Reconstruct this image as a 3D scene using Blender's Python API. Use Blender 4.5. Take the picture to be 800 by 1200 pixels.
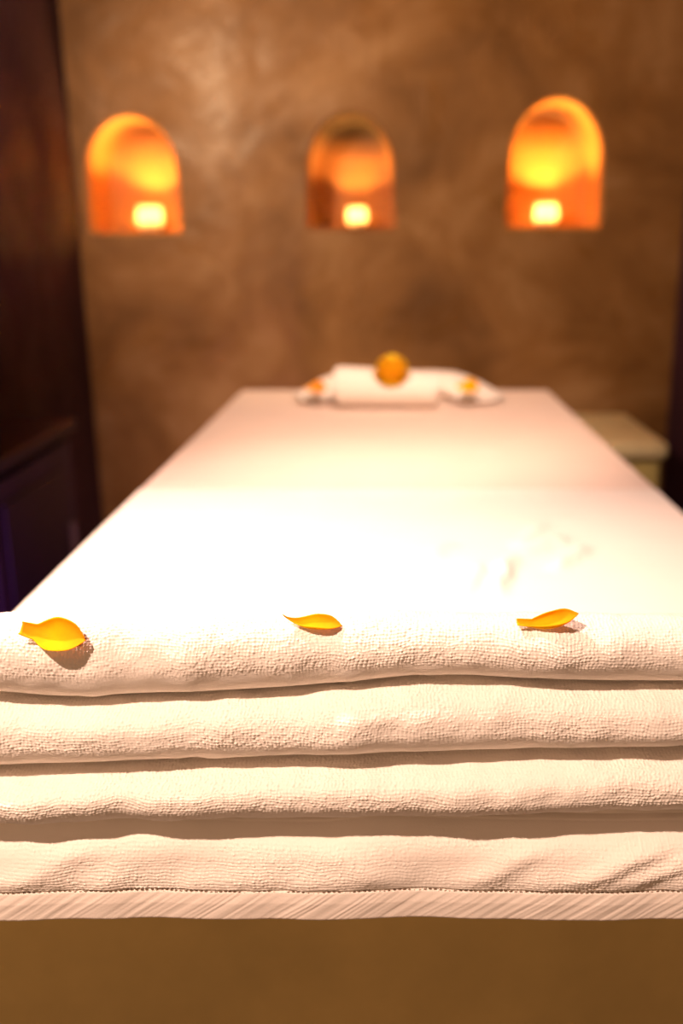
import bpy, bmesh, math, random
import numpy as np
from mathutils import Vector, Matrix

for o in list(bpy.data.objects):
    bpy.data.objects.remove(o)
random.seed(7)
rng = np.random.default_rng(11)
SC = bpy.context.scene
COL = SC.collection

# ------------------------------------------------------------------ camera
# metres: X right, Y away from the camera along the table, Z up, floor at 0
FPX = 1100.0
CAM_Z = 1.10
PITCH = math.atan(311.0 / FPX)
cd = bpy.data.cameras.new('camera')
cam = bpy.data.objects.new('camera', cd)
COL.objects.link(cam)
cam.location = (0, 0, CAM_Z)
cam.rotation_euler = (math.pi / 2 - PITCH, 0, 0)
cd.sensor_fit = 'VERTICAL'
cd.sensor_height = 36.0
cd.sensor_width = 24.0
cd.lens = FPX / 1200.0 * 36.0
cd.shift_x = -57.0 / 1200.0
cd.clip_start = 0.02
cd.dof.use_dof = True
cd.dof.focus_distance = 0.55
cd.dof.aperture_fstop = 3.6
cd.dof.aperture_blades = 0
SC.camera = cam

# ------------------------------------------------------------------ world, exposure
w = bpy.data.worlds.new('world')
SC.world = w
w.use_nodes = True
w.node_tree.nodes['Background'].inputs[0].default_value = (0.30, 0.16, 0.12, 1)
w.node_tree.nodes['Background'].inputs[1].default_value = 0.02
SC.view_settings.view_transform = 'Standard'
SC.view_settings.look = 'None'
SC.view_settings.gamma = 1.0
SC.view_settings.exposure = 1.35
SC.view_settings.use_curve_mapping = False


def spot(name, loc, target, power, color, angle, blend, radius):
    d = bpy.data.lights.new(name, 'SPOT')
    d.energy = power
    d.color = color
    d.spot_size = math.radians(angle)
    d.spot_blend = blend
    d.shadow_soft_size = radius
    o = bpy.data.objects.new(name, d)
    COL.objects.link(o)
    o.location = loc
    o.rotation_euler = (Vector(target) - Vector(loc)).to_track_quat('-Z', 'Y').to_euler()
    return o


def point(name, loc, power, color, radius):
    d = bpy.data.lights.new(name, 'POINT')
    d.energy = power
    d.color = color
    d.shadow_soft_size = radius
    o = bpy.data.objects.new(name, d)
    COL.objects.link(o)
    o.location = loc
    return o


# the treatment room's lamps: one spotlight high on the left, with unseen fills added over the table head and behind the camera
spot('spotlight', (-0.66, -0.14, 2.08), (-0.20, 0.54, 0.80), 70.0, (1.0, 0.66, 0.50), 60, 0.9, 0.025)
spot('table_spotlight', (-0.62, 0.80, 2.05), (-0.20, 0.92, 0.76), 74.0, (1.0, 0.67, 0.56), 64, 1.0, 0.04)
spot('wall_washer', (-0.78, 1.50, 1.74), (-0.08, 3.1, 1.46), 42.0, (1.0, 0.66, 0.38), 100, 1.0, 0.05)
spot('head_fill', (0.12, 0.90, 2.00), (0.02, 2.00, 0.76), 68.0, (1.0, 0.66, 0.49), 54, 1.0, 0.05)  # unseen fill added to brighten the far end of the table
point('front_fill', (-0.45, -0.85, 1.20), 8.0, (1.0, 0.62, 0.36), 0.12)  # unseen fill added for the towel fronts and the table base
point('violet_floor_lamp', (-0.50, 1.25, 0.40), 1.6, (0.52, 0.13, 0.95), 0.05)


# ------------------------------------------------------------------ materials
def new_mat(name):
    m = bpy.data.materials.new(name)
    m.use_nodes = True
    nt = m.node_tree
    b = nt.nodes['Principled BSDF']
    return m, nt, b


def N(nt, typ, **kw):
    n = nt.nodes.new(typ)
    for k, v in kw.items():
        if k in n.inputs:
            n.inputs[k].default_value = v
        else:
            setattr(n, k, v)
    return n


def coords(nt, scale=(1, 1, 1)):
    tc = N(nt, 'ShaderNodeTexCoord')
    mp = N(nt, 'ShaderNodeMapping')
    mp.inputs['Scale'].default_value = scale
    nt.links.new(tc.outputs['Object'], mp.inputs['Vector'])
    return mp.outputs['Vector']


def ramp(nt, src, stops):
    r = N(nt, 'ShaderNodeValToRGB')
    el = r.color_ramp.elements
    while len(el) < len(stops):
        el.new(0.5)
    for e, (p, c) in zip(el, stops):
        e.position = p
        e.color = (*c, 1) if len(c) == 3 else c
    nt.links.new(src, r.inputs['Fac'])
    return r.outputs['Color']


def noise(nt, vec, scale, detail=5, rough=0.6, dist=0.0):
    n = N(nt, 'ShaderNodeTexNoise', Scale=scale, Detail=detail, Roughness=rough, Distortion=dist)
    nt.links.new(vec, n.inputs['Vector'])
    return n.outputs['Fac']


def bump(nt, b, h, strength, dist):
    bp = N(nt, 'ShaderNodeBump', Strength=strength, Distance=dist)
    nt.links.new(h, bp.inputs['Height'])
    nt.links.new(bp.outputs['Normal'], b.inputs['Normal'])


def plaster(name, c0, c1, c2, r0, r1, bstr=0.25):
    m, nt, b = new_mat(name)
    v = coords(nt)
    f = noise(nt, v, 2.6, 9, 0.62, 0.6)
    col = ramp(nt, f, [(0.30, c0), (0.52, c1), (0.72, c2)])
    nt.links.new(col, b.inputs['Base Color'])
    f2 = noise(nt, v, 4.5, 4, 0.55, 0.8)
    rr = ramp(nt, f2, [(0.36, (r0,) * 3), (0.66, (r1,) * 3)])
    nt.links.new(rr, b.inputs['Roughness'])
    f3 = noise(nt, v, 9.0, 8, 0.6, 0.3)
    bump(nt, b, f3, bstr, 0.03)
    return m


def cloth(name, color, rough=0.95, fine=900, bstr=0.25, sheen=0.15):
    m, nt, b = new_mat(name)
    v = coords(nt)
    f = noise(nt, v, 14, 4, 0.5)
    d = tuple(c * 0.965 for c in color)
    nt.links.new(ramp(nt, f, [(0.3, d), (0.7, color)]), b.inputs['Base Color'])
    b.inputs['Roughness'].default_value = rough
    b.inputs['Specular IOR Level'].default_value = 0.1
    b.inputs['Sheen Weight'].default_value = sheen
    b.inputs['Sheen Roughness'].default_value = 0.5
    bump(nt, b, noise(nt, v, fine, 2, 0.6), bstr, 0.0006)
    return m


def plain(name, color, rough=0.5, var=0.12, scale=12, spec=0.5, bstr=0.05):
    m, nt, b = new_mat(name)
    v = coords(nt)
    f = noise(nt, v, scale, 5, 0.6)
    d = tuple(c * (1 - var) for c in color)
    l = tuple(min(1, c * (1 + var)) for c in color)
    nt.links.new(ramp(nt, f, [(0.3, d), (0.7, l)]), b.inputs['Base Color'])
    b.inputs['Roughness'].default_value = rough
    b.inputs['Specular IOR Level'].default_value = spec
    if bstr:
        bump(nt, b, noise(nt, v, scale * 18, 3, 0.6), bstr, 0.002)
    return m


M_WALL = plaster('brown_polished_plaster', (0.155, 0.070, 0.020), (0.31, 0.152, 0.053), (0.47, 0.27, 0.125), 0.27, 0.62)
M_WALL.node_tree.nodes['Principled BSDF'].inputs['Specular IOR Level'].default_value = 0.3
M_NICHE = plaster('niche_plaster', (0.42, 0.17, 0.045), (0.54, 0.23, 0.06), (0.62, 0.29, 0.09), 0.5, 0.75, 0.2)
M_NICHE_DARK = plaster('dark_niche_plaster', (0.20, 0.075, 0.025), (0.36, 0.135, 0.04), (0.46, 0.18, 0.06), 0.5, 0.8, 0.3)  # darker plaster of the middle niche, crown shade painted in below


def paint_crown_shade(m, z0, z1, y0, y1, color):
    """darkens the crown of a niche: shade painted into its base colour"""
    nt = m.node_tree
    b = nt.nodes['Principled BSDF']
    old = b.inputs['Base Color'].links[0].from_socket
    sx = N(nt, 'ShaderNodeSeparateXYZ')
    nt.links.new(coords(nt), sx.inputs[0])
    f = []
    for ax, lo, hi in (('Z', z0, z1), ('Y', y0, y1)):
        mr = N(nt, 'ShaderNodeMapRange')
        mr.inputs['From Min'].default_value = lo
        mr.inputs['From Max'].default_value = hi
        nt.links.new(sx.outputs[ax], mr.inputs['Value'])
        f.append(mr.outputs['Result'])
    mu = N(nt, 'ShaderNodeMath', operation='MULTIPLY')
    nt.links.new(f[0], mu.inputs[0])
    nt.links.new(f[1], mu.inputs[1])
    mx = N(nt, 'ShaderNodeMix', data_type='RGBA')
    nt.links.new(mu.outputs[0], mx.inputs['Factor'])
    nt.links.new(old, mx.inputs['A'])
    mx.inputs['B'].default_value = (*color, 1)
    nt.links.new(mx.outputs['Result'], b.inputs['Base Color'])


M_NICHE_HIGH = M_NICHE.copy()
paint_crown_shade(M_NICHE, 1.36, 1.47, 3.15, 3.27, (0.10, 0.025, 0.006))
paint_crown_shade(M_NICHE_HIGH, 1.40, 1.51, 3.15, 3.27, (0.10, 0.025, 0.006))
paint_crown_shade(M_NICHE_DARK, 1.365, 1.450, 3.08, 3.11, (0.035, 0.014, 0.008))  # painted shade where candlelight should not reach the crown
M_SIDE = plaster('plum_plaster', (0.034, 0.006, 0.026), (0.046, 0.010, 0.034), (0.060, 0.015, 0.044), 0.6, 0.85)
M_FLOOR = plain('dark_stone_floor', (0.15, 0.095, 0.065), 0.5, 0.2, 6)
M_CEIL = plain('brown_ceiling', (0.20, 0.11, 0.06), 0.8, 0.1, 4)
M_TERRY = cloth('white_terry', (0.84, 0.775, 0.70), fine=1500, bstr=0.3)
M_SPREAD = cloth('white_towelling', (0.86, 0.79, 0.715), fine=1200, bstr=0.3)
M_SHEET = cloth('cream_sheet', (0.80, 0.655, 0.565), fine=700, bstr=0.12, sheen=0.05)
M_HEM = cloth('woven_hem', (0.80, 0.725, 0.65), fine=700, bstr=0.2)
M_THREAD = plain('stitch_thread', (0.16, 0.10, 0.06), 0.9, 0.1, 40, 0.1)
M_VINYL = plain('olive_panel', (0.74, 0.56, 0.21), 0.55, 0.14, 5, 0.35)
M_BASE_METAL = plain('dark_foot', (0.05, 0.04, 0.035), 0.4, 0.1, 12)
M_PLUM = plain('dark_plum_wood', (0.016, 0.005, 0.024), 0.45, 0.25, 9)
M_PLUM2 = plain('plum_door', (0.026, 0.009, 0.034), 0.5, 0.25, 9)
M_BRASS = plain('aged_brass', (0.12, 0.08, 0.05), 0.35, 0.1, 30)
M_BOX = plain('pale_stone_box', (0.72, 0.60, 0.34), 0.6, 0.2, 7)
M_BOX2 = plain('olive_stone_body', (0.56, 0.45, 0.16), 0.6, 0.28, 9)
M_WAX = plain('candle_wax', (0.85, 0.74, 0.56), 0.5, 0.05, 20)
M_WICK = plain('wick', (0.03, 0.02, 0.015), 0.9, 0.1, 50)


def petal_mat(name, c_tip, c_mid, c_base):
    m, nt, b = new_mat(name)
    at = N(nt, 'ShaderNodeAttribute', attribute_name='along')
    col = ramp(nt, at.outputs['Fac'], [(0.0, c_base), (0.45, c_mid), (1.0, c_tip)])
    v = coords(nt, (1, 1, 1))
    f = noise(nt, v, 160, 3, 0.6)
    mx = N(nt, 'ShaderNodeMix', data_type='RGBA', blend_type='MULTIPLY')
    mx.inputs['Factor'].default_value = 0.5
    nt.links.new(col, mx.inputs['A'])
    nt.links.new(ramp(nt, f, [(0.3, (0.80, 0.76, 0.7)), (0.7, (1, 1, 1))]), mx.inputs['B'])
    nt.links.new(mx.outputs['Result'], b.inputs['Base Color'])
    b.inputs['Roughness'].default_value = 0.8
    b.inputs['Specular IOR Level'].default_value = 0.05
    tr = N(nt, 'ShaderNodeBsdfTranslucent')
    nt.links.new(mx.outputs['Result'], tr.inputs['Color'])
    ms = N(nt, 'ShaderNodeMixShader', Fac=0.3)
    nt.links.new(b.outputs[0], ms.inputs[1])
    nt.links.new(tr.outputs[0], ms.inputs[2])
    nt.links.new(ms.outputs[0], nt.nodes['Material Output'].inputs['Surface'])
    return m


M_PETAL = petal_mat('yellow_petal', (0.95, 0.36, 0.01), (0.95, 0.60, 0.01), (0.93, 0.55, 0.02))
M_PETAL2 = petal_mat('orange_petal', (0.90, 0.28, 0.02), (0.92, 0.40, 0.04), (0.92, 0.45, 0.08))
M_MARI = petal_mat('marigold_petal', (1.0, 0.78, 0.05), (1.0, 0.70, 0.03), (1.0, 0.56, 0.02))
M_CALYX = plain('green_calyx', (0.10, 0.16, 0.03), 0.6, 0.2, 40)

# flame: gives off light
M_FLAME, nt, b = new_mat('flame')
b.inputs['Base Color'].default_value = (0, 0, 0, 1)
b.inputs['Emission Color'].default_value = (1.0, 0.62, 0.22, 1)
b.inputs['Emission Strength'].default_value = 60.0
# frosted glass cup, lit from inside by its flame
M_CUP, nt, b = new_mat('frosted_glass')
b.inputs['Base Color'].default_value = (0.95, 0.88, 0.78, 1)
b.inputs['Roughness'].default_value = 0.4
tr = N(nt, 'ShaderNodeBsdfTranslucent')
tr.inputs['Color'].default_value = (0.97, 0.90, 0.80, 1)
ms = N(nt, 'ShaderNodeMixShader', Fac=0.8)
nt.links.new(b.outputs[0], ms.inputs[1])
nt.links.new(tr.outputs[0], ms.inputs[2])
nt.links.new(ms.outputs[0], nt.nodes['Material Output'].inputs['Surface'])


# ------------------------------------------------------------------ object helpers
def link_mesh(name, me, m, parent=None, smooth=True):
    o = bpy.data.objects.new(name, me)
    COL.objects.link(o)
    if m is not None:
        me.materials.append(m)
    if smooth:
        me.polygons.foreach_set('use_smooth', [True] * len(me.polygons))
    if parent is not None:
        o.parent = parent
    return o


def obj(name, bm, m, parent=None, smooth=False):
    me = bpy.data.meshes.new(name)
    bmesh.ops.recalc_face_normals(bm, faces=bm.faces)
    bm.to_mesh(me)
    bm.free()
    return link_mesh(name, me, m, parent, smooth)


def grid_mesh(name, P, m, parent=None, wrap=False):
    """P: (rows, cols, 3) array of points -> a quad surface; wrap closes the rows into a tube"""
    R, Cn, _ = P.shape
    me = bpy.data.meshes.new(name)
    V = P.reshape(-1, 3).astype(np.float32)
    r = np.arange(R if wrap else R - 1)
    c = np.arange(Cn - 1)
    rr, cc = np.meshgrid(r, c, indexing='ij')
    r2 = (rr + 1) % R
    F = np.stack([rr * Cn + cc, rr * Cn + cc + 1, r2 * Cn + cc + 1, r2 * Cn + cc], -1).reshape(-1, 4).astype(np.int32)
    me.vertices.add(len(V))
    me.vertices.foreach_set('co', V.ravel())
    me.loops.add(F.size)
    me.loops.foreach_set('vertex_index', F.ravel())
    me.polygons.add(len(F))
    me.polygons.foreach_set('loop_start', np.arange(0, F.size, 4, dtype=np.int32))
    me.polygons.foreach_set('use_smooth', np.ones(len(F), dtype=bool))
    me.update(calc_edges=True)
    me.validate()
    return link_mesh(name, me, m, parent, False)


def thing(name, label, cat, loc=(0, 0, 0), group=None, rotz=0):
    o = bpy.data.objects.new(name, None)
    COL.objects.link(o)
    o.empty_display_size = 0.05
    o.location = loc
    o.rotation_euler = (0, 0, rotz)
    return tag(o, label, cat, group)


def tag(o, label, cat, group=None):
    o['label'] = label
    o['category'] = cat
    if group:
        o['group'] = group
    return o


def struct(o):
    o['kind'] = 'structure'
    return o


def box(bm, x0, x1, y0, y1, z0, z1, bev=0.0, seg=2):
    r = bmesh.ops.create_cube(bm, size=1.0)
    vs = r['verts']
    for v in vs:
        v.co = Vector((x0 + (v.co.x + .5) * (x1 - x0), y0 + (v.co.y + .5) * (y1 - y0), z0 + (v.co.z + .5) * (z1 - z0)))
    if bev:
        es = list({e for v in vs for e in v.link_edges})
        bmesh.ops.bevel(bm, geom=es, offset=bev, segments=seg, affect='EDGES', profile=0.5)
    return bm


def boxo(name, x0, x1, y0, y1, z0, z1, m, parent=None, bev=0.0, seg=2):
    return obj(name, box(bmesh.new(), x0, x1, y0, y1, z0, z1, bev, seg), m, parent)


def lathe(name, prof, m, parent=None, n=32, loc=(0, 0, 0), closed=False):
    a = np.linspace(0, 2 * np.pi, n + 1)
    P = np.array([[[r * math.cos(t), r * math.sin(t), z] for (r, z) in prof] for t in a[:-1]]) + np.array(loc)
    return grid_mesh(name, P, m, parent, wrap=True)


# ------------------------------------------------------------------ room shell
YW = 3.10
XL, XR = -0.985, 0.925
ZC = 2.45
YF = -1.3


def arch(xc, half, z0, z1, spring, n=28):
    """outline of an arched niche, anticlockwise seen from the front, from the bottom left; spring = height where the arch starts"""
    pts = []
    k = 10
    for i in range(k):
        t = i / k
        pts.append((xc - half + 2 * half * t, z0))
    for i in range(k):
        t = i / k
        pts.append((xc + half * (1 - 0.035 * t), z0 + (spring - z0) * t))
    hw = half * 0.965
    for i in range(n + 1):
        a = math.pi * i / n
        c, s = math.cos(a), math.sin(a)
        pts.append((xc + hw * math.copysign(abs(c) ** 1.04, c), spring + (z1 - spring) * s ** 0.94))
    for i in range(1, k):
        t = 1 - i / k
        pts.append((xc - half * (1 - 0.035 * t), z0 + (spring - z0) * t))
    return pts


def offset_loop(pts, d):
    n = len(pts)
    out = []
    for i in range(n):
        p0, p1, p2 = Vector(pts[i - 1]), Vector(pts[i]), Vector(pts[(i + 1) % n])
        t = (p2 - p0)
        t.normalize()
        nrm = Vector((t.y, -t.x))
        out.append(tuple(p1 + nrm * d))
    return out


#            centre x, half width, sill z, top z, spring z, depth, material
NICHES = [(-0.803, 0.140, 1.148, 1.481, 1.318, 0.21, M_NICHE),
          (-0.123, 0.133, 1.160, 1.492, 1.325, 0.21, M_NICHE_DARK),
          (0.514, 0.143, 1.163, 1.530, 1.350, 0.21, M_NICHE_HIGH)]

bm = bmesh.new()
RL = 0.012
loops = []


def loop_edges(bm, pts3):
    vs = [bm.verts.new(p) for p in pts3]
    return vs, [bm.edges.new((vs[i], vs[(i + 1) % len(vs)])) for i in range(len(vs))]


edges = []
_, e = loop_edges(bm, [(XL - .1, YW, 0), (XR + .1, YW, 0), (XR + .1, YW, ZC), (XL - .1, YW, ZC)])
edges += e
for (xc, hf, z0, z1, sp, dp, m_) in NICHES:
    o = offset_loop(arch(xc, hf, z0, z1, sp), RL)
    _, e = loop_edges(bm, [(p[0], YW, p[1]) for p in o])
    edges += e
bmesh.ops.triangle_fill(bm, edges=edges, use_beauty=True, use_dissolve=False)
# the outer side of the wall
for (a, b_) in (((XL - .1, 0), (XL - .1, ZC)), ((XR + .1, 0), (XR + .1, ZC))):
    bm.faces.new([bm.verts.new((a[0], YW, a[1])), bm.verts.new((b_[0], YW, b_[1])),
                  bm.verts.new((b_[0], YW + .42, b_[1])), bm.verts.new((a[0], YW + .42, a[1]))])
bm.faces.new([bm.verts.new(p) for p in ((XL - .1, YW + .42, 0), (XR + .1, YW + .42, 0), (XR + .1, YW + .42, ZC), (XL - .1, YW + .42, ZC))])
wall = struct(obj('wall_back', bm, M_WALL))

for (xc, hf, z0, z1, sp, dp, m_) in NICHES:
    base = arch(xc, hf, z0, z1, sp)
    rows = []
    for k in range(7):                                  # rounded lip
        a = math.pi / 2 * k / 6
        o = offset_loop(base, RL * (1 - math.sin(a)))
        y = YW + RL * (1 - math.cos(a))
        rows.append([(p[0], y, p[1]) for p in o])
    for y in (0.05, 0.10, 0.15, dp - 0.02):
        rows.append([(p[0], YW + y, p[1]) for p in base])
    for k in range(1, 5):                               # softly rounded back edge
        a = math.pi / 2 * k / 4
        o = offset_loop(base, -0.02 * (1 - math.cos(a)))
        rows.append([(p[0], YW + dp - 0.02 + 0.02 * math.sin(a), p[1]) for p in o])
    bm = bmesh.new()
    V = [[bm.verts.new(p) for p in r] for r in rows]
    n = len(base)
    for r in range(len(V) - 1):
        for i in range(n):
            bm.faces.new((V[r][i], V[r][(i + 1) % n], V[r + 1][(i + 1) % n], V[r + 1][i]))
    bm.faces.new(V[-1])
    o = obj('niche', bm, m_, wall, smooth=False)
    for p in o.data.polygons:
        p.use_smooth = len(p.vertices) == 4
    if m_ is M_NICHE_DARK:
        o['label'] = 'dark middle niche, crown shade painted in'

struct(boxo('floor', XL - .1, XR + .1, YF - .1, YW, -.1, 0, M_FLOOR))
struct(boxo('ceiling', XL - .1, XR + .1, YF - .1, YW, ZC, ZC + .1, M_CEIL))
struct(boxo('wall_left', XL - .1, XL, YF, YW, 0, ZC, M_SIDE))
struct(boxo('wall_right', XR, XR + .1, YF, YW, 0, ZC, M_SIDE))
struct(boxo('wall_front', XL - .1, XR + .1, YF - .1, YF, 0, ZC, M_CEIL))

# ------------------------------------------------------------------ massage table
TX0, TX1 = -0.375, 0.399
TY0, TY1 = 0.510, 2.365
ZT = CAM_Z - 0.345            # top of the spread towel
tb = thing('massage_table', 'massage table with olive brown base under white sheet and towels', 'massage table', ((TX0 + TX1) / 2, (TY0 + TY1) / 2, 0))
off = Vector(tb.location)


def tpart(name, x0, x1, y0, y1, z0, z1, m, bev=0.004, seg=3):
    return boxo(name, x0 - off.x, x1 - off.x, y0 - off.y, y1 - off.y, z0, z1, m, tb, bev, seg)


tpart('mattress', TX0 + .012, TX1 - .012, TY0 + .014, TY1 - .010, ZT - .052, ZT - .010, M_VINYL, 0.012, 4)
BY0, BY1 = TY0 + 0.16, TY1 - 0.20
tpart('front_panel', TX0 + .008, TX1 - .008, BY0, BY0 + .025, 0.09, ZT - .053, M_VINYL, 0.003)
tpart('back_panel', TX0 + .02, TX1 - .02, BY1 - .025, BY1, 0.09, ZT - .053, M_VINYL, 0.003)
tpart('side_panel', TX0 + .008, TX0 + .033, BY0 + .026, BY1 - .026, 0.09, ZT - .053, M_VINYL, 0.003)
tpart('side_panel', TX1 - .033, TX1 - .008, BY0 + .026, BY1 - .026, 0.09, ZT - .053, M_VINYL, 0.003)
tpart('plinth', TX0 + .05, TX1 - .05, BY0 + .04, BY1 - .04, 0.0, 0.09, M_BASE_METAL, 0.003)


# ------------------------------------------------------------------ cloth surfaces
def smoothstep(t):
    t = np.clip(t, 0, 1)
    return t * t * (3 - 2 * t)


def vnoise(x, y, seed):
    """smooth value noise in about -1..1"""
    xi, yi = np.floor(x).astype(int), np.floor(y).astype(int)
    fx, fy = x - xi, y - yi
    fx, fy = fx * fx * (3 - 2 * fx), fy * fy * (3 - 2 * fy)

    def h(a, b_):
        v = np.sin(a * 127.1 + b_ * 311.7 + seed * 74.7) * 43758.5453
        return (v - np.floor(v)) * 2 - 1
    return (h(xi, yi) * (1 - fx) + h(xi + 1, yi) * fx) * (1 - fy) + (h(xi, yi + 1) * (1 - fx) + h(xi + 1, yi + 1) * fx) * fy


def loops_h(x, s, seed, px=0.0022, ps=0.0018):
    """terry loops in rows: one rounded, unequal bump per loop; 0..1"""
    wx = x + 0.0011 * vnoise(x / 0.012, s / 0.010, seed) + 0.0006 * vnoise(x / 0.004, s / 0.004, seed + 1)
    ws = s + 0.0010 * vnoise(x / 0.015, s / 0.012, seed + 2) + 0.0006 * vnoise(x / 0.005, s / 0.005, seed + 3)
    row = np.floor(ws / ps)
    ph = np.sin(row * 12.9898 + seed) * 43758.5453
    a = wx / px + 0.6 * (ph - np.floor(ph))
    ci = np.floor(a)
    hh = np.sin(ci * 91.7 + row * 57.3 + seed * 3.1) * 43758.5453
    amp = 0.35 + 0.65 * (hh - np.floor(hh))
    fa, fs = a - ci, ws / ps - row
    return amp * np.clip(4 * fa * (1 - fa), 0, 1) ** 0.6 * np.clip(4 * fs * (1 - fs), 0, 1) ** 0.6


def drop(y, d):
    """height below the camera of a point d metres away seen in picture row y"""
    v = (y - 600.0) / FPX
    s, c = math.sin(PITCH), math.cos(PITCH)
    return d * (s + v * c) / (c - v * s)


def xs_px(x, z=0.555):
    return (x - 457.0) / FPX * z


def curve(tab, d):
    X = np.array([xs_px(p[0]) for p in tab])
    Z = np.array([CAM_Z - drop(p[1], d) for p in tab])
    grid = np.linspace(-0.6, 0.6, 601)
    zz = np.interp(grid, X, Z)
    k = np.hanning(41)
    k /= k.sum()
    zz = np.convolve(np.pad(zz, 20, mode='edge'), k, mode='valid')
    return lambda x: np.interp(x, grid, zz)


# heights of the boundaries between the folds, measured along the front of the stack
B0 = curve([(-60, 728), (0, 721), (200, 720), (400, 721), (600, 723), (800, 725)], 0.531)
B1 = curve([(-60, 816), (0, 823), (60, 829), (120, 827), (200, 823), (300, 819), (400, 812), (460, 804), (520, 801), (600, 804), (700, 808), (800, 809)], 0.519)
B2 = curve([(0, 905), (100, 901), (200, 897), (400, 891), (600, 885), (800, 881)], 0.517)
B3 = curve([(0, 966), (200, 964), (400, 962), (600, 960), (800, 958)], 0.512)
YC, LB = 0.532, 0.135
BASES = [B0, B1, B2, lambda x: np.full_like(np.asarray(x, float), ZT + 0.003)]
FRONT3 = B3


def iface(k, x, y):
    b = BASES[k](x)
    if k == 3:
        return b
    t = np.clip((y - YC) / LB, 0, 1)
    g = 1 - 0.62 * t ** 1.35
    return ZT + 0.0015 + (b - ZT - 0.0015) * g


def fold_towel(k, x0, x1, label, seed, xfine=(-0.285, 0.215), nose=0.0):
    root = thing('folded_towel', label, 'towel', ((x0 + x1) / 2, 0.58, ZT), 'folded white towels stacked on the table end')
    # columns along X
    fine = 0.00056
    xa = np.concatenate([np.linspace(x0, max(x0, xfine[0]), 40)[:-1] if x0 < xfine[0] - .002 else np.array([]),
                         np.arange(max(x0, xfine[0]), min(x1, xfine[1]), fine),
                         np.linspace(min(x1, xfine[1]), x1, 60)])
    end = np.minimum(xa - x0, x1 - xa)
    er = 0.022
    sc = np.sqrt(np.clip(1 - (1 - np.clip(end / er, 0, 1)) ** 2, 0.0, 1))   # rounded ends
    sc = np.maximum(sc, 0.02)
    # rows: back bottom -> bottom front -> nose -> crest -> back top -> back
    proud = (0.0, 0.009, 0.017)[k]          # each fold lies a little further out than the one on it
    th_a = np.linspace(-math.pi / 2, -0.95, 26)[:-1]
    # the front of the fold, sampled evenly along its curve
    td = np.linspace(-0.95, math.pi / 2, 6001)
    ez = np.where((td > 0) & (k > 0), 0.62, 0.97)
    ar_ = np.concatenate([[0], np.cumsum(np.hypot(np.diff(0.030 * np.cos(td) ** 0.88), np.diff(0.021 * np.sign(td) * np.abs(np.sin(td)) ** ez)))])
    th_b = np.interp(np.linspace(0, ar_[-1], 118), ar_, td)
    th = np.concatenate([th_a, th_b])
    a = 0.022 + proud + nose
    tb_ = np.linspace(1, 0, 14)[:-1]      # back -> front along the bottom
    tt_ = np.concatenate([np.linspace(0, 0.25, 40)[1:], np.linspace(0.25, 1, 16)[1:]])
    Xg = xa[None, :]
    wav = 0.0022 * vnoise(Xg / 0.055, 0 * Xg, seed + 9) + 0.0012 * vnoise(Xg / 0.02, 0 * Xg, seed + 10)
    gap = 0.0036
    rowsY, rowsZ, S = [], [], []
    for t in tb_:
        y = YC + t * LB
        rowsY.append(np.full_like(xa, y)); rowsZ.append(iface(k + 1, xa, y) + gap)
    top, bot = iface(k, xa, YC), iface(k + 1, xa, YC) + gap
    for t in th:
        s, c = math.sin(t), math.cos(t)
        bb = bot
        if k == 2 and t < 0:      # the lowest fold sags a little over the table edge on the left
            bb = bot - 0.006 * (1 - smoothstep((xa + 0.22) / 0.36)) * math.sin(-2 * t)
        zc, ht = (top + bb) / 2, (top - bb) / 2
        y = YC - (a + wav[0]) * c ** 0.88
        z = zc + ht * math.copysign(abs(s) ** (0.97 if s < 0 or k == 0 else 0.62), s)
        rowsY.append(y); rowsZ.append(z)
    for t in tt_:
        y = YC + t * LB
        rowsY.append(np.full_like(xa, y)); rowsZ.append(iface(k, xa, y))
    # back end, rounded
    zt, zb = iface(k, xa, YC + LB), iface(k + 1, xa, YC + LB) + gap
    for t in np.linspace(0, math.pi, 8)[1:-1]:
        rowsY.append(np.full_like(xa, YC + LB + 0.006 * math.sin(t)))
        rowsZ.append((zt + zb) / 2 + (zt - zb) / 2 * math.cos(t))
    Y, Z = np.array(rowsY), np.array(rowsZ)
    X = np.repeat(xa[None, :], len(Y), 0)
    # rounded ends: shrink the section about its middle line
    mid = np.stack([(iface(k, xa, np.maximum(yr, YC)) + iface(k + 1, xa, np.maximum(yr, YC)) + gap) / 2 for yr in Y])
    Z = mid + (Z - mid) * sc
    ym = 0.56
    Y = np.where(Y < ym, ym + (Y - ym) * (0.75 + 0.25 * sc), Y)
    # arc length and normals for the loop relief
    dY, dZ = np.gradient(Y, axis=0), np.gradient(Z, axis=0)
    ln = np.sqrt(dY ** 2 + dZ ** 2) + 1e-9
    S = np.cumsum(ln, axis=0)
    ny, nz = -dZ / ln, dY / ln
    n0, n1 = len(tb_), len(tb_) + len(th) + 38
    mask = np.zeros(len(Y))
    mask[n0 + 24:n1] = 1
    mask[n1:n1 + 6] = np.linspace(1, 0.2, 6)
    fx = ((Xg > xfine[0]) & (Xg < xfine[1])).astype(float)
    # underside of the nose is smoother, the pile lies flat there
    thr = np.concatenate([np.zeros(n0), th, np.full(len(Y) - n0 - len(th), math.pi / 2)])
    pile = 0.15 + 0.85 * smoothstep((thr + 0.45) / 0.40)
    patch = 0.75 + 0.35 * vnoise(X / 0.05, S / 0.03, seed + 5)
    h = 0.00118 * loops_h(X, S, seed) * mask[:, None] * fx * pile[:, None] * patch
    h += (0.0009 * vnoise(X / 0.035, S / 0.022, seed + 6) + 0.0006 * vnoise(X / 0.012, S / 0.010, seed + 7)) * mask[:, None]
    Y = Y + ny * h
    Z = Z + nz * h
    P = np.stack([X - root.location.x, Y - root.location.y, Z - root.location.z], -1)
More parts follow.
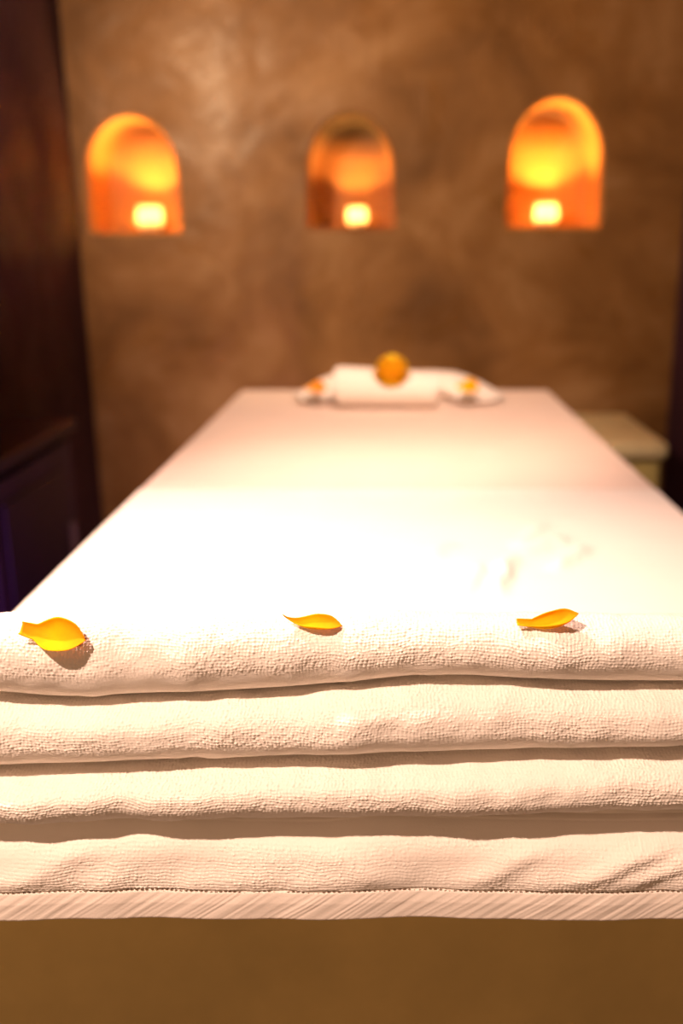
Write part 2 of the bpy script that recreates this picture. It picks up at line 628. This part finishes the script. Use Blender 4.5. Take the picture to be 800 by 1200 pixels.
    # close the two ends with a middle point
    c0, c1 = P[:, :1].copy(), P[:, -1:].copy()
    c0[:, 0, 2] = mid[:, 0] - root.location.z
    c1[:, 0, 2] = mid[:, -1] - root.location.z
    P = np.concatenate([c0, P, c1], 1)
    body = grid_mesh('towel_body', P, M_TERRY, root, wrap=True)
    return root


def draped(name, parent, mat, x0, x1, y0, y1, zt, hang_side, hang_front, hang_back, rad, X_fine=None, front_rows=None, seed=0,
           relief=0.0, wrinkles=(), top_step=0.012, edge=0.004, folds=1.0):
    """a cloth lying on the table top and hanging over its sides"""
    lx, ly = x1 - x0, y1 - y0
    rs = 0.009
    if X_fine is None:
        xi = np.linspace(x0 + rs, x1 - rs, int(lx / top_step))
    else:
        xi = np.concatenate([np.linspace(x0 + rs, X_fine[0], 14)[:-1], np.arange(X_fine[0], X_fine[1], 0.0006), np.linspace(X_fine[1], x1 - rs, 22)])
    ar = np.linspace(0, math.pi / 2, 7)[1:]

    def side(n, h):
        return np.linspace(0, h, n)[1:]
    # cross section: (x, drop)
    xsL = [(x0 + rs - rs * math.sin(t), rs * (1 - math.cos(t))) for t in ar] + [(x0, rs + q) for q in side(8, hang_side)]
    xsR = [(x1 - rs + rs * math.sin(t), rs * (1 - math.cos(t))) for t in ar] + [(x1, rs + q) for q in side(8, hang_side)]
    cx = np.array([p[0] for p in xsL[::-1]] + list(xi) + [p[0] for p in xsR])
    cdp = np.array([p[1] for p in xsL[::-1]] + [0] * len(xi) + [p[1] for p in xsR])
    nf = front_rows or 8
    arf = np.linspace(0, math.pi / 2, 60 if front_rows else 7)[1:]
    ysF = [(y0 + rad - rad * math.sin(t), rad * (1 - math.cos(t))) for t in arf] + [(y0, rad + q) for q in side(nf, hang_front)] if hang_front else []
    if hang_back:
        ysB = [(y1 - rad + rad * math.sin(t), rad * (1 - math.cos(t))) for t in ar] + [(y1, rad + q) for q in side(8, hang_back)]
    else:
        ysB = [(y1 + 0.0008, edge * 0.35), (y1 + 0.001, edge)]
    yi = np.linspace(y0 + rad, y1 - (rad if hang_back else 0), int(ly / top_step))
    cy = np.array([p[0] for p in ysF[::-1]] + list(yi) + [p[0] for p in ysB])
    cyd = np.array([p[1] for p in ysF[::-1]] + [0] * len(yi) + [p[1] for p in ysB])
    X, Y = np.meshgrid(cx, cy)
    DX, DY = np.meshgrid(cdp, cyd)
    D = np.maximum(DX, DY)
    Z = zt - D
    # wrinkles on the top
    for (ax, ay, bx, by, hgt, wid) in wrinkles:
        dx, dy = bx - ax, by - ay
        L2 = dx * dx + dy * dy
        t = ((X - ax) * dx + (Y - ay) * dy) / L2
        dist = ((X - ax) * dy - (Y - ay) * dx) / math.sqrt(L2)
        dist = dist + 0.006 * vnoise(X / 0.03, Y / 0.03, seed + 20)
        along = smoothstep((t + 0.15) / 0.4) * smoothstep((1.15 - t) / 0.4)
        Z += hgt * np.exp(-(dist / wid) ** 2) * along * (D < 0.001)
    Z += 0.0005 * (1 + vnoise(X / 0.11, Y / 0.09, seed)) * (D < 0.001) * folds
    # gentle folds in the hanging parts
    hx = np.clip((DX - rs) / 0.05, 0, 1) * folds
    X += np.sign(X - (x0 + x1) / 2) * hx * 0.005 * (1 + vnoise(Y / 0.09, DX / 0.3, seed + 3))
    hy = np.clip((DY - rad * 0.4) / 0.04, 0, 1)
    fr = (Y < (y0 + y1) / 2)
    Y += np.where(fr, -1, 1) * hy * (0.0065 * (1 + vnoise(X / 0.05 + DY / 0.05, DY / 0.08, seed + 4)) + 0.0016 * vnoise(X / 0.018 + DY / 0.05, DY / 0.04, seed + 5)) * folds * (1 - 0.65 * smoothstep((DY - 0.03) / 0.02))
    if front_rows:
        # slanting creases of the hanging front
        for (xc_, sl_, am_, wd_) in ((0.148, -1.9, 0.0034, 0.015), (0.188, -2.3, 0.0026, 0.014), (0.080, -1.5, 0.0022, 0.014), (-0.03, 1.2, 0.0015, 0.014), (-0.20, -1.6, 0.0016, 0.015)):
            dd = (X - xc_ - sl_ * (DY - 0.018)) / wd_
            Y -= fr * am_ * np.exp(-dd ** 2) * smoothstep((DY - 0.006) / 0.012) * (1 - 0.85 * smoothstep((DY - 0.026) / 0.014))
    if relief and front_rows:
        # soft crumples of the front edge, and the loops of the pile
        q = smoothstep((DY - 0.002) / 0.01) * fr
        Y -= q * relief * loops_h(X, DY + 0.01, seed + 8, 0.0024, 0.0021) * (0.6 + 0.5 * vnoise(X / 0.04, DY / 0.02, seed + 9))
        Y += 0.0025 * smoothstep((DY - (rad + hang_front) + 0.0014) / 0.0014) * fr     # tucked in at the seam
        Z += (1 - smoothstep((DY - 0.004) / 0.03)) * fr * (DY > 0) * 0.0022 * vnoise(X / 0.045, 0 * X, seed + 12)
    return X, Y, Z


# cream sheet over the whole table
X, Y, Z = draped('bed_sheet', None, M_SHEET, TX0 + .0012, TX1 - .0012, TY0 + .008, TY1, ZT - 0.0026, 0.15, 0.02, 0.15, 0.022, seed=3, folds=0.0,
                 wrinkles=[(0.15, 1.60, 0.30, 1.80, 0.004, 0.012), (0.02, 1.85, 0.22, 1.93, 0.003, 0.010)])
Z = Z + 0.0021 * smoothstep((Y - 1.345 - 0.006) / 0.02)
sh = thing('bed_sheet', 'cream fitted sheet over the whole massage table, bare at its far end', 'sheet', ((TX0 + TX1) / 2, (TY0 + TY1) / 2, ZT - .16))
grid_mesh('sheet_cloth', np.stack([X, Y, Z], -1) - np.array(sh.location), M_SHEET, sh)

# white towelling spread over the near half and hanging over the front edge
SPY1 = 1.345
spr = thing('bath_sheet', 'white bath sheet spread over the near half of the table, hemmed edge hanging at front', 'towel', ((TX0 + TX1) / 2, 0.9, ZT - .07))
HANG = 0.0205
RAD = 0.020
WR = [(0.110, 0.905, 0.135, 1.02, 0.010, 0.010), (0.135, 1.02, 0.215, 1.10, 0.008, 0.011), (0.02, 1.00, 0.075, 1.07, 0.008, 0.012),
      (0.175, 0.985, 0.235, 1.06, 0.009, 0.010), (-0.115, 1.00, -0.045, 1.06, 0.005, 0.008), (0.075, 0.90, 0.10, 1.00, 0.006, 0.010),
      (0.15, 1.06, 0.20, 1.16, 0.005, 0.012)]
X, Y, Z = draped('spread', None, M_SPREAD, TX0, TX1, TY0 - 0.008, SPY1, ZT, 0.044, HANG, 0.0, RAD, X_fine=(-0.29, 0.22), front_rows=84, seed=5,
                 relief=0.0010, wrinkles=WR, top_step=0.009, edge=0.0022)
grid_mesh('towel_cloth', np.stack([X, Y, Z], -1) - np.array(spr.location), M_SPREAD, spr)
# its woven hem: a band of twill below the stitching
row0 = Y[0].copy() - 0.0025
zrow = Z[0].copy()
xs = X[0].copy()
sel = (xs > TX0 + 0.001) & (xs < TX1 - 0.001) & (np.abs(zrow - (ZT - RAD - HANG)) < 0.01)
xs, row0 = xs[sel], row0[sel]
zs = ZT - RAD - HANG
k = np.hanning(61); k /= k.sum()
row_s = np.convolve(np.pad(row0, 30, mode='edge'), k, mode='valid')
HB = 0.0205
tt = np.linspace(0, 1, 44)
XX = np.repeat(xs[None], len(tt) + 4, 0)
YY, ZZ = [], []
for t in tt:
    d_ = t * HB
    bulge = 0.0016 * (min(1, t / 0.4) ** 0.7) * (1 if t < 0.9 else math.sqrt(max(0, 1 - ((t - 0.9) / 0.1) ** 2))) - 0.0012 * max(0, 1 - t / 0.06)
    tw = 0.00022 * (vnoise(xs / 0.0075 + d_ / 0.0050, np.full_like(xs, 3.3 + d_ / 0.02), 41) + 0.9 * vnoise(xs / 0.0022 + d_ / 0.0015, np.full_like(xs, 1.0), 42)) * math.sin(math.pi * min(1, t * 1.0)) ** 0.4
    YY.append(row_s - bulge - tw); ZZ.append(np.full_like(xs, zs + 0.0005 - d_) + 0.0005 * vnoise(xs / 0.07, xs * 0, 44))
for q, (dy, dz) in enumerate(((0.0018, -HB - 0.0004), (0.0036, -HB + 0.001), (0.004, -HB * 0.5), (0.003, 0.0))):
    YY.append(row_s + dy); ZZ.append(np.full_like(xs, zs + dz))
hem = grid_mesh('hem', np.stack([XX, np.array(YY), np.array(ZZ)], -1) - np.array(spr.location), M_HEM, spr)
hem['label'] = 'smooth woven hem band along the front edge'
# the seam where the hem is sewn on: a row of short stitches
bm = bmesh.new()
xx = -0.30
while xx < 0.23:
    y = float(np.interp(xx, xs, row_s)) + 0.0002
    z = zs - 0.0002 + 0.0004 * math.sin(xx * 300)
    mtx = Matrix.Translation((xx - spr.location.x, y - spr.location.y, z - spr.location.z)) @ Matrix.Rotation(random.uniform(-.2, .2), 4, 'Y') @ Matrix.Diagonal((0.0026, 0.0011, 0.0008, 1))
    bmesh.ops.create_icosphere(bm, subdivisions=1, radius=0.5, matrix=mtx)
    xx += random.uniform(0.0028, 0.0034)
st = obj('stitching', bm, M_THREAD, spr, True)
st['kind'] = 'stuff'
st['label'] = 'brown stitching line above the hem'

fold_towel(0, -0.262, 0.350, 'white folded terry towel on top of the stack with three yellow petals', 1.7)
fold_towel(1, -0.330, 0.362, 'white folded terry towel second from the top of the stack', 4.1)
fold_towel(2, -0.345, 0.370, 'white folded terry towel lowest in the stack, on the hemmed bath sheet', 8.3, nose=0.0)


# ------------------------------------------------------------------ petals
def towel_top(x):
    """a point (y, z) list of the top towel's front curve at x"""
    top, bot = float(B0(x)), float(B1(x)) + .0009
    return top, bot


def on_nose(x, ang):
    top, bot = towel_top(x)
    zc, ht = (top + bot) / 2, (top - bot) / 2
    return YC - 0.022 * math.cos(ang) ** 0.88, zc + ht * math.sin(ang) ** 0.97


def petal(name, mat, L, W, curl, bend, tip, lift_end=0.0, seed=0, parent=None, twist=0.0, neck=1.45):
    """length along +X from the pointed base to the round tip, cupped upward"""
    nu, nv = 40, 17
    u = np.linspace(0, 1, nu)[:, None]
    v = np.linspace(-1, 1, nv)[None, :]
    wid = W * np.maximum(tip, np.sin(np.pi * np.clip(u, 0, 1) ** neck) ** 0.8 + 0.25 * smoothstep((u - 0.6) / 0.4)) * np.sqrt(np.clip(1 - np.clip((u - 0.80) / 0.2, 0, 1) ** 2, 0, 1)) 
    ang = curl * v * (0.75 + 0.45 * np.sin(np.pi * u))
    x = L * (u - 0.5) + 0 * v
    rad = wid / np.maximum(1e-4, curl)
    y = rad * np.sin(ang)
    z = rad * (1 - np.cos(ang))
    z = z + bend * L * (np.abs(u - 0.45) * 2) ** 2.2 * (u < 0.45) + lift_end * L * (np.clip(u - 0.45, 0, 1) * 1.8) ** 2
    tw = twist * (u - 0.5)
    y, z = y * np.cos(tw) - z * np.sin(tw), y * np.sin(tw) + z * np.cos(tw)
    z = z + 0.02 * L * np.sin(9 * u + 4 * v + seed) * 0.3
    P = np.stack([x, y, z], -1)
    o = grid_mesh(name, P, mat, parent)
    at = o.data.attributes.new('along', 'FLOAT', 'POINT')
    at.data.foreach_set('value', np.repeat(u, nv, 1).ravel().astype(np.float32))
    sd = o.modifiers.new('thickness', 'SOLIDIFY')
    sd.thickness = 0.0005
    sd.offset = 0
    return o


PG = 'yellow petals on the top towel'
def place_petal(o, x, ang, rot, dz, dy=0.0):
    y, z = on_nose(x, ang)
    o.location = (x, y + dy, z + dz)
    o.rotation_euler = rot
    return o

p = petal('petal', M_PETAL, 0.0375, 0.0112, 1.05, 0.30, 0.50, 0.05, 1, neck=1.2)
tag(place_petal(p, -0.1965, 0.60, (0.88, 0.06, -0.20), 0.0047), 'broad yellow petal at the left end of the top towel, largest of three', 'petal', PG)
p = petal('petal', M_PETAL, 0.0350, 0.0068, 1.25, 0.30, 0.05, 0.04, 2)
tag(place_petal(p, -0.0460, 1.05, (0.45, 0.04, -0.05), 0.0006), 'slender yellow orange petal with a thin stalk tip, centre of the top towel', 'petal', PG)
p = petal('petal', M_PETAL, 0.0355, 0.0080, 1.5, 0.10, 0.50, 0.30, 3)
tag(place_petal(p, 0.0930, 1.05, (0.50, -0.02, 0.03), 0.0018), 'rolled orange yellow petal with raised tip towards the right of the top towel', 'petal', PG)

# ------------------------------------------------------------------ things at the head of the table
ZS = ZT + 0.0002


cu = thing('face_cushion', 'white horseshoe face cushion at the far end of the table, curving behind the rolled towel', 'cushion', (0.020, 2.13, ZS + .0015))
nu, nv = 64, 28
P = np.zeros((nu, nv, 3))
for i in range(nu):
    t = i / (nu - 1)
    a_ = math.pi * (1 - t)                                   # from the left end round the back to the right end
    cxp = (0.190 * math.cos(a_) - 0.006) * 1.0
    cyp = 0.150 * max(0.0, math.sin(a_)) ** 0.75 - 0.035
    wd = 0.040 + 0.017 * smoothstep(np.array(t * 1.3 - 0.2))
    ht = 0.030 + 0.004 * math.sin(math.pi * t) + 0.002 * math.sin(11 * t)
    da = (math.cos(a_) * 0.150, math.sin(a_) * 0.190)
    nn = math.hypot(*da)
    en = min(1.0, min(t, 1 - t) / 0.30)
    sc_ = max(0.02, math.sqrt(1 - (1 - min(1, en / 0.25)) ** 2))
    tp = 0.45 + 0.55 * float(smoothstep(np.array(en)))          # thinner towards its two ends
    nx_, ny_ = da[0] / nn, da[1] / nn
    for j in range(nv):
        b_ = 2 * math.pi * j / (nv - 1)
        cb, sb = math.cos(b_), math.sin(b_)
        ww = wd * math.copysign(abs(cb) ** 0.8, cb) * sc_
        P[i, j] = (cxp + nx_ * ww, cyp + ny_ * ww, (ht * 0.85 + ht * 0.85 * math.copysign(abs(sb) ** 0.85, sb) * (0.35 + 0.65 * sc_)) * tp)
grid_mesh('cushion_cover', P, M_SPREAD, cu)
# piping round the outer edge
pc = []
for i in range(2, nu - 2):
    q = P[i, 0]
    r_ = 0.0035
    o_ = q - P[i, nv // 2]
    o_ = o_ / np.linalg.norm(o_)
    pc.append([q + np.array([o_[0] * r_ * (1.4 + math.cos(b_)), o_[1] * r_ * (1.4 + math.cos(b_)), r_ * math.sin(b_)]) for b_ in np.linspace(0, 2 * np.pi, 9)])
grid_mesh('piping', np.array(pc), M_HEM, cu)

# rolled towel: a spiral of towelling
rt = thing('rolled_towel', 'rolled white hand towel before the horseshoe face cushion with an orange marigold on top', 'towel', (-0.008, 2.075, ZS + 0.0015), rotz=-0.03)


def roll(parent, L, R, turns=3.2, th=0.007):
    n = 150
    s = np.linspace(0, 1, n)
    rr = R * (1 - 0.80 * s)
    a = -math.pi / 2 - 0.5 - s * turns * 2 * math.pi
    yy, zz = rr * np.cos(a) * 1.06, rr * np.sin(a)
    yo, zo = (rr - th * 0.9) * np.cos(a) * 1.06, (rr - th * 0.9) * np.sin(a)
    prof = np.concatenate([np.stack([yy, zz], -1), np.stack([yo, zo], -1)[::-1]])
    xs_ = np.linspace(-L / 2, L / 2, 70)
    P = np.zeros((len(prof), 70, 3))
    P[:, :, 0] = xs_[None, :]
    P[:, :, 1] = prof[:, :1]
    P[:, :, 2] = prof[:, 1:] + R + 0.001 + (0.012 * (-xs_ / L))[None, :] * (prof[:, 1:] > 0)
    e = np.minimum(xs_ + L / 2, L / 2 - xs_)
    q = 1 - 0.10 * (1 - np.clip(e / 0.02, 0, 1)) ** 2
    P[:, :, 1] *= q[None, :]
    P[:, :, 2] = R + (P[:, :, 2] - R) * q[None, :]
    # the dent the flower sits in
    bx_, by_, bz_, br_ = 0.0115, -0.015, 0.0445 + 0.0344, 0.0425
    q2 = br_ ** 2 - (P[:, :, 0] - bx_) ** 2 - (P[:, :, 1] - by_) ** 2
    bowl = bz_ - np.sqrt(np.maximum(q2, 0))
    P[:, :, 2] = np.where(q2 > 0, np.minimum(P[:, :, 2], bowl), P[:, :, 2])
    return grid_mesh('towel_roll', P, M_TERRY, parent, wrap=True)


roll(rt, 0.228, 0.044)

# marigold: a ball of overlapping ruffled petals
mg = thing('marigold', 'round orange marigold flower head resting on the rolled towel', 'flower', (0.0035, 2.060, ZS + 0.0015 + 0.0445))
bm = bmesh.new()
RB = 0.037
lay = bm.verts.layers.float.new('along')
ga = math.pi * (3 - math.sqrt(5))
NP = 190
for i in range(NP):
    zz = 1 - 1.86 * (i + 0.5) / NP
    r = math.sqrt(1 - zz * zz)
    a = i * ga
    n_ = Vector((r * math.cos(a), r * math.sin(a), zz))
    up = Vector((0, 0, 1)) - n_ * n_.z
    if up.length < 0.05:
        up = Vector((1, 0, 0))
    up.normalize()
    side_ = n_.cross(up)
    base_ = n_ * RB * 0.72
    tipd = (n_ + up * random.uniform(0.15, 0.5)).normalized()
    w_ = 0.0085
    prev = None
    for j, (t, ww) in enumerate(((0, .35), (.55, 1.0), (.85, 1.0), (1.0, .6))):
        c = base_ + tipd * (RB * 0.34 * t) + side_ * 0.0
        ruf = 0.0014 * (j > 0)
        row = []
        for q in (-1, 0, 1):
            vtx = bm.verts.new(c + side_ * (q * w_ * ww) + n_ * (ruf * (1 if q == 0 else -1) * random.uniform(.3, 1.2)))
            vtx[lay] = t
            row.append(vtx)
        if prev:
            for q in range(2):
                bm.faces.new((prev[q], prev[q + 1], row[q + 1], row[q]))
        prev = row
for v in bm.verts:
    v.co.z += RB * 0.93
pts = obj('petals', bm, M_MARI, mg, True)
pts['kind'] = 'stuff'
bm = bmesh.new()
bmesh.ops.create_icosphere(bm, subdivisions=3, radius=RB * 0.80, matrix=Matrix.Translation((0, 0, RB * 0.93)))
for v in bm.verts:
    v.co += v.normal * 0
core = obj('flower_core', bm, plain('marigold_core', (1.0, 0.5, 0.01), 0.7, 0.1, 60), mg, True)
lathe('calyx', [(0.001, 0.0008), (0.010, 0.0008), (0.013, 0.006), (0.012, 0.014), (0.001, 0.016)], M_CALYX, mg, 16)

p = petal('petal', M_PETAL2, 0.050, 0.017, 0.8, 0.10, 0.35, 0.10, 5)
p.location = (-0.165, 2.080, ZS + 0.040)
p.rotation_euler = (0.75, 0.0, 0.1)
tag(p, 'orange petal on the left end of the horseshoe face cushion', 'petal', 'petals on the face cushion')
p = petal('petal', M_PETAL, 0.050, 0.019, 0.8, 0.10, 0.4, 0.10, 6)
p.location = (0.172, 2.080, ZS + 0.043)
p.rotation_euler = (0.85, 0.0, -0.1)
tag(p, 'bright yellow petal on the right end of the horseshoe face cushion', 'petal', 'petals on the face cushion')

# ------------------------------------------------------------------ candles in the niches
FL = (1.0, 0.50, 0.10)
WORDS = ['left arched niche', 'darker middle arched niche', 'right arched niche, the highest']
CX = [-0.783, -0.108, 0.507]
PW = [14.0, 11.0, 16.0]
for i, ((xc, hf, z0, z1, sp, dp, m_)) in enumerate(NICHES):
    y = YW + 0.105
    z = z0 + 0.0005
    c = thing('tealight_candle', 'glowing candle in a frosted glass cup in the ' + WORDS[i], 'candle', (CX[i], y, z), 'candles in the wall niches')
    s = (1.06, 0.84, 0.96)[i]
    R, H = 0.040 * s, 0.074 * s
    lathe('glass_cup', [(0.001, 0.0), (R * .62, 0.0), (R * .80, .004), (R * .95, H * .25), (R, H * .5), (R * .94, H * .8), (R * .84, H), (R * .80, H), (R * .89, H * .8), (R * .95, H * .5), (R * .89, H * .25), (R * .74, .008), (R * .6, .005), (0.001, .005)], M_CUP, c, 32)
    lathe('wax', [(0.001, .0068), (R * .60, .0068), (R * .80, .016), (R * .84, .024 * s), (R * .72, .023 * s), (0.001, .0215 * s)], M_WAX, c, 24)
    lathe('wick', [(0.0002, .0218 * s), (.0012, .0218 * s), (.0010, .034 * s), (0.0002, .035 * s)], M_WICK, c, 8)
    lathe('flame', [(0.0002, .029 * s), (.0045, .032 * s), (.0066, .037 * s), (.0060, .044 * s), (.0030, .053 * s), (0.0002, .060 * s)], M_FLAME, c, 16)
    point('candle_glow', (CX[i], y, z + 0.045 * s), PW[i], FL, 0.008)

# ------------------------------------------------------------------ pale box right of the table head
bx = thing('storage_box', 'pale greenish stone box with lid beside the right far corner of the table', 'box', (0.60, 2.725, 0))


def bpart(name, x0, x1, y0, y1, z0, z1, m, bev):
    return boxo(name, x0 - .60, x1 - .60, y0 - 2.725, y1 - 2.725, z0, z1, m, bx, bev, 3)


ZB = CAM_Z - 0.511
bpart('lid', 0.435, 0.752, 2.485, 2.965, ZB - 0.045, ZB, M_BOX, 0.012)
bpart('body', 0.450, 0.738, 2.505, 2.950, 0.03, ZB - 0.046, M_BOX2, 0.008)
bpart('foot_board', 0.465, 0.722, 2.52, 2.935, 0.0, 0.0295, M_BASE_METAL, 0.002)

# ------------------------------------------------------------------ dark cabinet along the left wall
ZK = CAM_Z - 0.377
cb = thing('low_cabinet', 'dark plum wooden cabinet along the left wall beside the table', 'cabinet', (-0.855, 1.40, 0))


def cpart(name, x0, x1, y0, y1, z0, z1, m, bev, parent=None):
    return boxo(name, x0 + .855, x1 + .855, y0 - 1.40, y1 - 1.40, z0, z1, m, parent or cb, bev, 2)


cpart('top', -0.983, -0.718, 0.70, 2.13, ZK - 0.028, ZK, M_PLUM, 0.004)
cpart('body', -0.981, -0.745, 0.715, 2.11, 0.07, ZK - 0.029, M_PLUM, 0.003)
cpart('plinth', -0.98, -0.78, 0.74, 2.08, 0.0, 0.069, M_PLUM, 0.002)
for k in range(3):
    y0 = 0.725 + k * 0.460
    d = cpart('door', -0.7445, -0.727, y0, y0 + 0.452, 0.085, ZK - 0.045, M_PLUM2, 0.003)
    lt = boxo('handle', -0.7268 + .855, -0.712 + .855, y0 + .39 - 1.40, y0 + .402 - 1.40, 0.38, 0.50, M_BRASS, d, 0.003)
    cpart('panel', -0.7268, -0.722, y0 + .05, y0 + .37, 0.13, ZK - 0.09, M_PLUM, 0.002, d)
